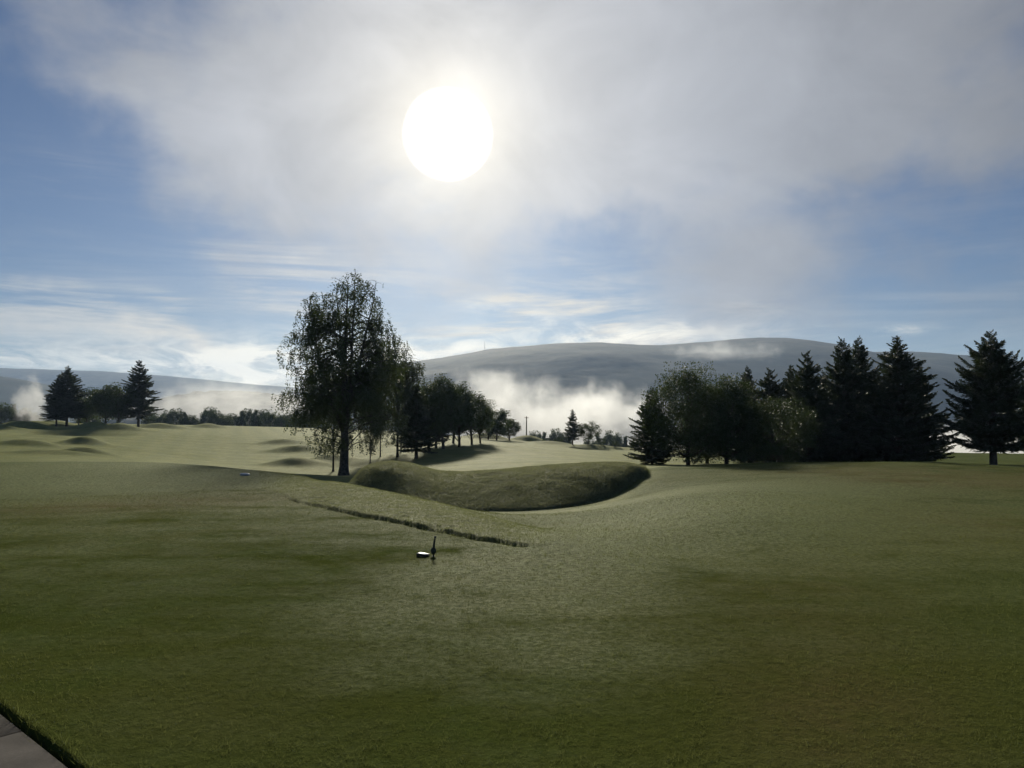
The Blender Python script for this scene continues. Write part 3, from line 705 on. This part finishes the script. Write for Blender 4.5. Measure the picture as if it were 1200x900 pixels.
# the birches in front of the mound
GB = "birches by the mound"
hb = 13.4; hb_real = hpx(398, 318, 80)
b1 = make_birch("birch_tree", hb, 8.2, 3, 2.2, .12, .12, 1.7, tr=.30, tops=4)
place(b1, 403, 80, hb, hb_real, .3, "tallest birch with a wide drooping crown and thick trunk beside the grassy mound", "tree", GB)
h2 = hpx(392, 440, 86); b2 = make_birch("birch_tree", 8.0, 3.4, 5, 1.3, .25, .13, 1.0, tr=.09, tops=1)
place(b2, 391, 86, 8.0, h2, 1.0, "thin young birch just left of the tallest birch trunk, half hidden by its crown", "tree", GB)
b3 = make_birch("birch_tree", 10.5, 5.8, 9, 1.8, .20, .13, 1.5, tr=.11, tops=2)
place(b3, 466, 98, 10.5, hpx(466, 392, 98), 2.0, "second tallest birch, feathery crown against the sky right of the tallest", "tree", GB)
place(b3, 434, 95, 10.5, hpx(434, 440, 95), 4.2, "slender leaning birch with a bare trunk between the two tall birches", "tree", GB, .62)
place(b2, 446, 100, 8.0, hpx(446, 462, 100), 0.4, "small birch with a thin crown, just behind the slender leaning birch", "tree", GB)
place(b2, 470, 106, 8.0, hpx(470, 458, 106), 3.4, "small pale-green birch at the right foot of the second tallest birch", "tree", GB, 1.2)

# middle clump
GM = "trees of the middle clump"
c1 = make_broad("broadleaf_tree", 9.0, 5.6, 21, .20, 110, .17, 170, conic=.45, tr=.16)
c2 = make_broad("broadleaf_tree", 7.0, 5.4, 22, .16, 80, .18, 160, tr=.14)
s_mid = make_spruce("spruce_tree", 9.0, 2.8, 31, .12, .9, .7, .5)
def mid(src, px, top, Y, h0, rz, lab, wide=1.0): place(src, px, Y, h0, hpx(px, top, Y), rz, lab, "tree", GM, wide)
mid(s_mid, 488, 452, 95, 9.0, .2, "leftmost tree of the middle clump, dark and narrow, beside the birches", 1.25)
mid(c1, 503, 446, 104, 9.0, 1.2, "tree second from the left in the middle clump, with a pointed crown")
mid(c1, 520, 439, 108, 9.0, 2.5, "highest tree of the middle clump, dark pointed crown")
mid(s_mid, 511, 444, 112, 9.0, 3.0, "narrow dark spruce behind the highest tree of the middle clump", .95)
mid(c1, 538, 448, 112, 9.0, 4.0, "dense tree right of the highest one in the middle clump")
mid(c1, 531, 455, 122, 9.0, 5.1, "tree in the back row of the middle clump, hidden but for its top", 1.1)
mid(c2, 553, 460, 118, 7.0, .8, "rounded tree on the right slope of the middle clump", 1.0)
mid(c1, 563, 466, 124, 9.0, 2.0, "last tall tree at the right end of the middle clump", 1.0)
c3 = make_broad("broadleaf_tree", 5.0, 4.2, 24, .10, 60, .2, 110, tr=.1)
mid(c3, 582, 478, 150, 5.0, 1.2, "airy small tree where the middle clump falls away to the right", 1.0)
mid(c3, 597, 488, 158, 5.0, 3.5, "smallest round tree at the far right tip of the middle clump", 1.25)
mid(c3, 572, 486, 150, 5.0, 5.5, "low bushy tree tucked under the right end of the middle clump", 1.2)

# pair near the pole
GP = "pair of trees on the fairway edge"
sp2 = make_spruce("spruce_tree", 8.0, 2.5, 33, .16, .8, .55, .35, .15, .26)
place(sp2, 671, 150, 8.0, hpx(671, 481, 150), .4, "pine-like conifer, taller of the lone pair in front of the white valley mist", "tree", GP, 1.0)
c4 = make_broad("broadleaf_tree", 5.0, 5.0, 26, .30, 46, .2, 110, tr=.12)
place(c4, 689, 152, 5.0, hpx(689, 495, 152), .8, "small round tree, shorter of the lone pair in front of the white mist", "tree", GP)

# right-hand belt
GR = "trees of the dark belt on the right"
def rt(src, px, top, Y, h0, rz, lab, wide=1.0): place(src, px, Y, h0, hpx(px, top, Y), rz, lab, "tree", GR, wide)
sA = make_spruce("spruce_tree", 12.0, 4.9, 41, .04, 1.25, .66, .65, .04, .22)
sB = make_spruce("spruce_tree", 12.0, 5.5, 42, .04, 1.25, .68, .6, .10, .22)
sC = make_spruce("spruce_tree", 12.5, 5.6, 43, .13, 1.35, .56, .95, .10, .22, trunk=.36)
dB = make_broad("broadleaf_tree", 9.0, 7.4, 52, .03, 190, .15, 210, conic=.12, tr=.16)
rt(sA, 764, 455, 68, 12.0, .5, "squat dark spruce at the left end of the right-hand belt, beside the white mist", 1.02)
rt(dB, 806, 427, 66, 9.0, 1.5, "broad pale-edged tree, second from the left in the right-hand belt", 1.0)
cD = make_broad("broadleaf_tree", 8.5, 7.0, 62, .03, 170, .17, 190, conic=.25, tr=.18)
rt(cD, 851, 439, 68, 8.5, .4, "domed broadleaf tree third from the left in the right-hand belt", 1.0)
rt(cD, 828, 452, 74, 8.5, 2.9, "darker tree filling the gap between the pale-edged tree and the domed tree", .9)
rt(sA, 877, 430, 80, 12.0, 2.2, "narrow spruce tip just right of the domed tree, further back", .72)
rt(sB, 902, 431, 80, 12.0, 4.0, "spruce with spread top boughs behind the low rounded tree", .9)
cE = make_broad("broadleaf_tree", 6.5, 6.2, 63, .02, 120, .15, 170, tr=.12)
rt(cE, 912, 462, 66, 6.5, 2.0, "low rounded green tree in front of the spruces", 1.05)
rt(sB, 948, 411, 72, 12.0, 1.0, "pointed spruce right of the low rounded tree, with a spiky leader", .82)
rt(sA, 989, 397, 76, 12.0, 3.3, "left one of the two thin close-set spires in the middle of the belt", .84)
rt(sA, 1008, 396, 80, 12.0, 5.2, "right one of the two thin close-set spires in the middle of the belt", .78)
rt(sB, 1053, 394, 72, 12.0, 2.4, "widest layered spruce at the right end of the joined belt", 1.12)
rt(sA, 1026, 440, 77, 12.0, .9, "dark spruce between the twin spires and the widest spruce, lower than both", .9)
rt(sA, 966, 436, 78, 12.0, 4.4, "lower spruce filling the gap left of the twin spires", .8)
rt(sB, 928, 428, 79, 12.0, 5.6, "dark spruce between the spread-topped spruce and the pointed one", .9)
rt(sA, 1078, 428, 80, 12.0, 1.7, "lower spruce tucked behind the right flank of the widest spruce", .8)
rt(sC, 1163, 388, 62, 12.5, .6, "big free-standing conifer with a bare trunk at the right edge", .98)
rt(sC, 1222, 420, 70, 12.5, 3.0, "conifer cut off by the right edge of the view, behind the free-standing one", .8)

# left group
GL = "trees of the left group"
def lt(src, px, top, Y, h0, rz, lab, wide=1.0): place(src, px, Y, h0, hpx(px, top, Y), rz, lab, "tree", GL, wide)
sL = make_spruce("spruce_tree", 14.0, 5.6, 71, .17, .95, .62, .35, .12, .34)
lt(sL, 162, 422, 186, 14.0, .3, "isolated-looking conifer with a spiky top at the right of the left group", 1.0)
sM = make_spruce("spruce_tree", 13.0, 5.0, 72, .17, .95, .50, .30, .1, .34)
lt(sM, 78, 430, 186, 13.0, 1.1, "tallest conifer of the left group with a flat bushy top", 1.05)
lt(sM, 66, 443, 184, 13.0, 2.7, "leftmost conifer of the left group, leaning against its taller neighbour", .9)
cL = make_broad("broadleaf_tree", 9.0, 8.2, 73, .20, 80, .32, 130, tr=.2)
lt(cL, 102, 453, 192, 9.0, .6, "small broadleaf tree between the tallest conifer and the round pair", .85)
lt(cL, 124, 450, 186, 9.0, 2.0, "left half of the round pair beside the spiky conifer", .85)
lt(cL, 138, 447, 184, 9.0, 3.9, "right half of the round pair, touching the spiky conifer", .95)
lt(cL, 92, 462, 196, 9.0, 5.0, "low tree crown at the back of the left group", .8)

# rows beyond the fairway edge
def row(lst, lab, group, seed):
    rng = np.random.default_rng(seed)
    for (px, top, Y, w) in lst:
        src = (RB if rng.uniform() < .72 else RS)
        x = at(px, 500, Y)[0]; zt = at(px, top, Y)[2]; zg = gz(x, Y)
        h0 = 10.0; h = zt - zg
        place(src, px, Y, h0, h, rng.uniform(0, 6.28), lab, "tree", group, w * 10.0 / max(h, 6) * (1.0))
RB = make_broad("broadleaf_tree", 10.0, 8.5, 81, .08, 70, .42, 90, tr=.2)
RS = make_broad("broadleaf_tree", 10.0, 7.0, 82, .06, 60, .42, 90, conic=.7, tr=.2)
row([(188, 484, 330, .9), (197, 479, 345, .7), (206, 477, 335, .8), (216, 482, 325, .8), (226, 485, 330, .8), (238, 484, 340, .8), (245, 475, 350, .9), (252, 480, 335, .8), (262, 486, 330, .8), (272, 483, 345, .9), (283, 480, 335, .8), (291, 477, 350, .8),
     (300, 479, 340, .9), (310, 478, 350, .8), (318, 482, 335, .9), (330, 485, 330, .8), (338, 482, 345, .9), (352, 484, 335, .9), (364, 486, 340, .9), (178, 482, 340, .9), (377, 488, 330, .9)],
    "round dark tree in the hazy row beyond the left fairway", "tree row beyond the left fairway", 1)
row([(4, 470, 320, 1.1), (16, 472, 330, .9), (27, 476, 325, .9), (-12, 466, 325, 1.2), (38, 482, 320, .8), (47, 485, 325, .7), (108, 483, 335, .8), (96, 485, 340, .8)],
    "dark tree in the row behind the left group, near the rising mist", "tree row behind the left group", 2)
row([(628, 503, 330, .8), (638, 505, 320, .8), (650, 500, 345, .9), (662, 505, 340, .8), (700, 505, 350, .9), (712, 502, 360, 1.0), (722, 505, 350, .9), (733, 510, 340, .9), (744, 513, 335, .9), (757, 511, 345, .9), (613, 512, 330, .8), (690, 512, 340, .8)],
    "hazy round tree below the white mist beyond the middle fairway", "hazy trees beyond the middle fairway", 3)

# low shrubs on the fairway edge
GSH = "low shrubs on the fairway edge"
sh = make_broad("shrub", 1.6, 2.6, 91, .02, 26, .14, 60, tr=.03)
for (px, py, Y, h, lab) in [(640, 512, 160, 1.3, "left low dark shrub right of the wooden pole"), (655, 514, 158, 1.5, "low dark shrub between the pole and the lone pair"), (704, 520, 150, 1.2, "low dark shrub right of the lone pair"),
                            (630, 512, 168, 1.0, "low dark shrub touching the foot of the wooden pole"), (722, 522, 150, 1.1, "rightmost low dark shrub on the fairway edge"),
                            (812, 540, 64, 1.0, "small shrub under the broad pale-edged tree"), (868, 541, 62, .9, "small shrub under the domed tree"), (1085, 541, 78, 1.0, "small shrub right of the widest spruce")]:
    o = place(sh, px, Y, 1.6, h, px, lab, "shrub", GSH)
    
# ------------------------------------------------------------------ wooden pole, mast
M_WOOD = plain("weathered_wood", (.06, .048, .036), (.12, .10, .075), 14, .85, .4, .01)
M_STEEL = plain("steel", (.20, .20, .21), (.28, .28, .29), 12, .5, .1, .005, .5, .6)
x, y, _ = at(617, 515, 172); zt = at(617, 488, 172)[2]; z0 = gz(x, y)
pole = empty("utility_pole", (x, y, z0)); tag(pole, "bare wooden pole with a short crossbar in front of the valley mist", "pole")
g = Geo(); g.tube([(0, 0, -.4), (0, 0, 1), (0, 0, zt - z0)], [.16, .15, .11], 10); g.build("post", M_WOOD, pole, True)
g = Geo(); g.box((0, -.1, zt - z0 - .35), (.9, .09, .10)); g.build("crossbar", M_WOOD, pole)
for s in (-.36, .36):
    g = Geo(); g.lathe([(0, 0), (.04, 0), (.03, .05), (.05, .07), (.05, .12), (.0, .14)], (s, -.1, zt - z0 - .25), 8); g.build("insulator", M_STEEL, pole, True)
Ym = 3200; x, y, zb = at(568, 415, Ym); zt = at(568, 402, Ym)[2]
mast = empty("radio_mast", (x, y, zb - 12)); tag(mast, "thin radio mast standing on the skyline of the long hill", "mast")
H = zt - zb + 12
g = Geo()
for k in range(3):
    a = k * 2.094; g.tube([(2.2 * math.cos(a), 2.2 * math.sin(a), -6), (.5 * math.cos(a), .5 * math.sin(a), H)], [.45, .3], 5)
for q in range(9):
    zq = q * H / 9; rq = 2.2 - 1.7 * q / 9
    for k in range(3):
        a, b = k * 2.094, (k + 1) * 2.094; zq2 = zq + H / 9; r2 = rq - 1.7 / 9
        g.tube([(rq * math.cos(a), rq * math.sin(a), zq), (r2 * math.cos(b), r2 * math.sin(b), zq2)], [.16, .16], 4)
g.build("lattice", M_STEEL, mast)
g = Geo(); g.tube([(0, 0, H), (0, 0, H + 7)], [.25, .12], 6); g.build("antenna", M_STEEL, mast)

# ------------------------------------------------------------------ tee marker and plaque
M_IRON = plain("painted_iron", (.03, .038, .026), (.055, .062, .042), 40, .55, .2, .003, .4)
M_WHITE = plain("white_paint", (.50, .50, .48), (.60, .60, .58), 25, .45, .05, .002, .5)
M_PLAQUE_SHADE = plain("plaque_side_shade", (.03, .026, .02), (.06, .05, .04), 20, .8, .3, .004)  # backlit shade on the white plaque's sides, put into the colour
def stand(px, py):
    # first point where the view line meets the ground
    for k in range(400):
        Y = 8 + k * .05; x, y, z = at(px, py, Y)
        if z <= gz(x, y): return x, y, gz(x, y)
    return at(px, py, 17)
x, y, z = stand(508, 652); k = y / 900.0
mk = empty("tee_marker", (x, y, z)); tag(mk, "dark upright tee marker with a round disc low on its tapering stem", "tee marker")
g = Geo(); g.tube([(0, 0, -.05), (0, 0, 2.5 * k), (.2 * k, 0, 10 * k), (1.0 * k, 0, 17 * k), (1.8 * k, 0, 21.0 * k)], [1.3 * k, .9 * k, 1.3 * k, 1.25 * k, .75 * k], 10); g.build("stem", M_IRON, mk, True)
g = Geo(); g.lathe([(0, -1.5 * k), (2.2 * k, -1.3 * k), (3.0 * k, -.4 * k), (3.3 * k, .2 * k), (2.6 * k, 1.2 * k), (0, 1.5 * k)], (0, 0, 0), 20)
o = g.build("disc", M_IRON, mk, True); o.rotation_euler = (R(82), 0, R(6)); o.location = (-.1 * k, 0, 6.3 * k); o.scale = (1, 1.3, 1)
g = Geo(); g.lathe([(0, -1.3 * k), (1.2 * k, -.8 * k), (1.5 * k, 0), (1.0 * k, 1.0 * k), (0, 1.3 * k)], (1.9 * k, 0, 22.0 * k), 12); g.build("knob", M_IRON, mk, True)
g = Geo(); g.lathe([(0, 0), (2.2 * k, 0), (2.0 * k, .7 * k), (0.8 * k, 1.0 * k), (0, 1.0 * k)], (0, 0, -.01), 16); g.build("foot", M_IRON, mk, True)
x, y, z = stand(495.5, 652); k = y / 900.0
pq = empty("tee_plaque", (x, y, z)); tag(pq, "low white tee plaque with shade painted on its sides lying on the grass beside the tee marker", "plaque")
g = Geo(); g.box((0, 0, -.02), (12 * k, 9 * k, 3.0 * k + .02)); o = g.build("block", M_PLAQUE_SHADE, pq); 
g = Geo(); g.box((0, 0, 3.0 * k + .001), (12.3 * k, 9.3 * k, .4 * k), 0, .97); g.build("top_plate", M_WHITE, pq)
pq.rotation_euler = (R(-3), R(4), R(-24))
x, y, z = stand(287, 559) if False else (*at(287, 559, 38)[:2], 0); z = gz(x, y)
g = Geo(); g.lathe([(0, -.03), (.15, -.02), (.19, .03), (.17, .08), (.10, .11), (0, .115)], (0, 0, 0), 16); o = g.build("marker_stone", M_WHITE, None, True)
o.location = (x, y, z); o.scale = (1.3, .9, 1); tag(o, "small white stone marker lying on the dewy crest at the left", "marker stone")

# ------------------------------------------------------------------ haze and mist
def vol_mat(name, dens, col, g_, build=None, emis=0):
    m, t = new_mat(name); pv = t.node('ShaderNodeVolumePrincipled')
    pv.inputs['Color'].default_value = (*col, 1); pv.inputs['Anisotropy'].default_value = g_
    if build: t.put(pv.inputs['Density'], build(t))
    else: pv.inputs['Density'].default_value = dens
    t.l.new(pv.outputs[0], t.node('ShaderNodeOutputMaterial').inputs[1]); return m
g = Geo(); g.box((0, 0, -110), (12400, 12400, 540)); hzo = g.build("haze", vol_mat("haze_air", 0.72e-4, (.46, .65, 1.0), .30)); tag(hzo, kind="stuff")
def mist(px, py, Y, sx, sy, sz, dens, seed, nsc=2.2, thr=.45, warp=1.0, name="mist", steps=1.0):
    c = at(px, py, Y)
    def b(t):
        P = t.node('ShaderNodeTexCoord').outputs['Object']
        pw = t.vm('ADD', P, t.vm('SCALE', t.vm('SUBTRACT', t.noise(t.vm('ADD', P, (seed, 0, 0)), 1.6, 2, .5, 0, True), (.5, .5, .5)), sc=.5 * warp))
        fall = t.m('SUBTRACT', 1.0, t.vm('LENGTH', pw))
        n = t.noise(t.vm('ADD', t.vm('MULTIPLY', P, (sx / sz, sy / sz, 1)), (seed * 3.1, seed, 0)), nsc * .5, 4, .62, .3)
        d = t.m('ADD', t.m('MULTIPLY', fall, 1.25), t.m('MULTIPLY', t.m('SUBTRACT', n, .5), 2.6))
        return t.m('MULTIPLY', t.mr(d, thr - .35, thr + .45), dens)
    m = vol_mat("mist_" + str(seed), 0, (.95, .97, 1.0), .45, b)
    m.cycles.volume_step_rate = steps
    th = np.linspace(0, math.pi, 9)[1:-1]; ph_ = np.arange(16) * math.pi / 8
    V = [(1.15 * math.sin(a) * math.cos(p), 1.15 * math.sin(a) * math.sin(p), 1.15 * math.cos(a)) for a in th for p in ph_] + [(0, 0, 1.15), (0, 0, -1.15)]
    Fc = [(i * 16 + j, i * 16 + (j + 1) % 16, (i + 1) * 16 + (j + 1) % 16, (i + 1) * 16 + j) for i in range(6) for j in range(16)]
    me = bpy.data.meshes.new(name)
    Fc = [tuple(reversed(f)) for f in Fc] + [(112, j, (j + 1) % 16) for j in range(16)] + [(113, 96 + (j + 1) % 16, 96 + j) for j in range(16)]
    me.from_pydata(V, [], Fc); me.update(); me.materials.append(m)
    o = bpy.data.objects.new(name, me); COL.objects.link(o); o.location = c; o.scale = (sx, sy, sz); tag(o, kind="stuff"); return o
mist(650, 492, 900, 170, 130, 50, .010, 1, 3.4, .50)
mist(580, 462, 960, 70, 60, 46, .009, 2, 2.8, .55)
mist(700, 485, 1000, 60, 80, 38, .010, 3, 3.0, .50)
mist(270, 474, 950, 170, 150, 40, .005, 4, 2.4, .60)
mist(36, 476, 300, 9, 8, 15, .075, 5, 4.0, .62)
mist(1180, 530, 420, 260, 120, 16, .012, 6, 1.6, .35)
mist(850, 420, 2600, 260, 200, 70, .0022, 7, 2.0, .55)
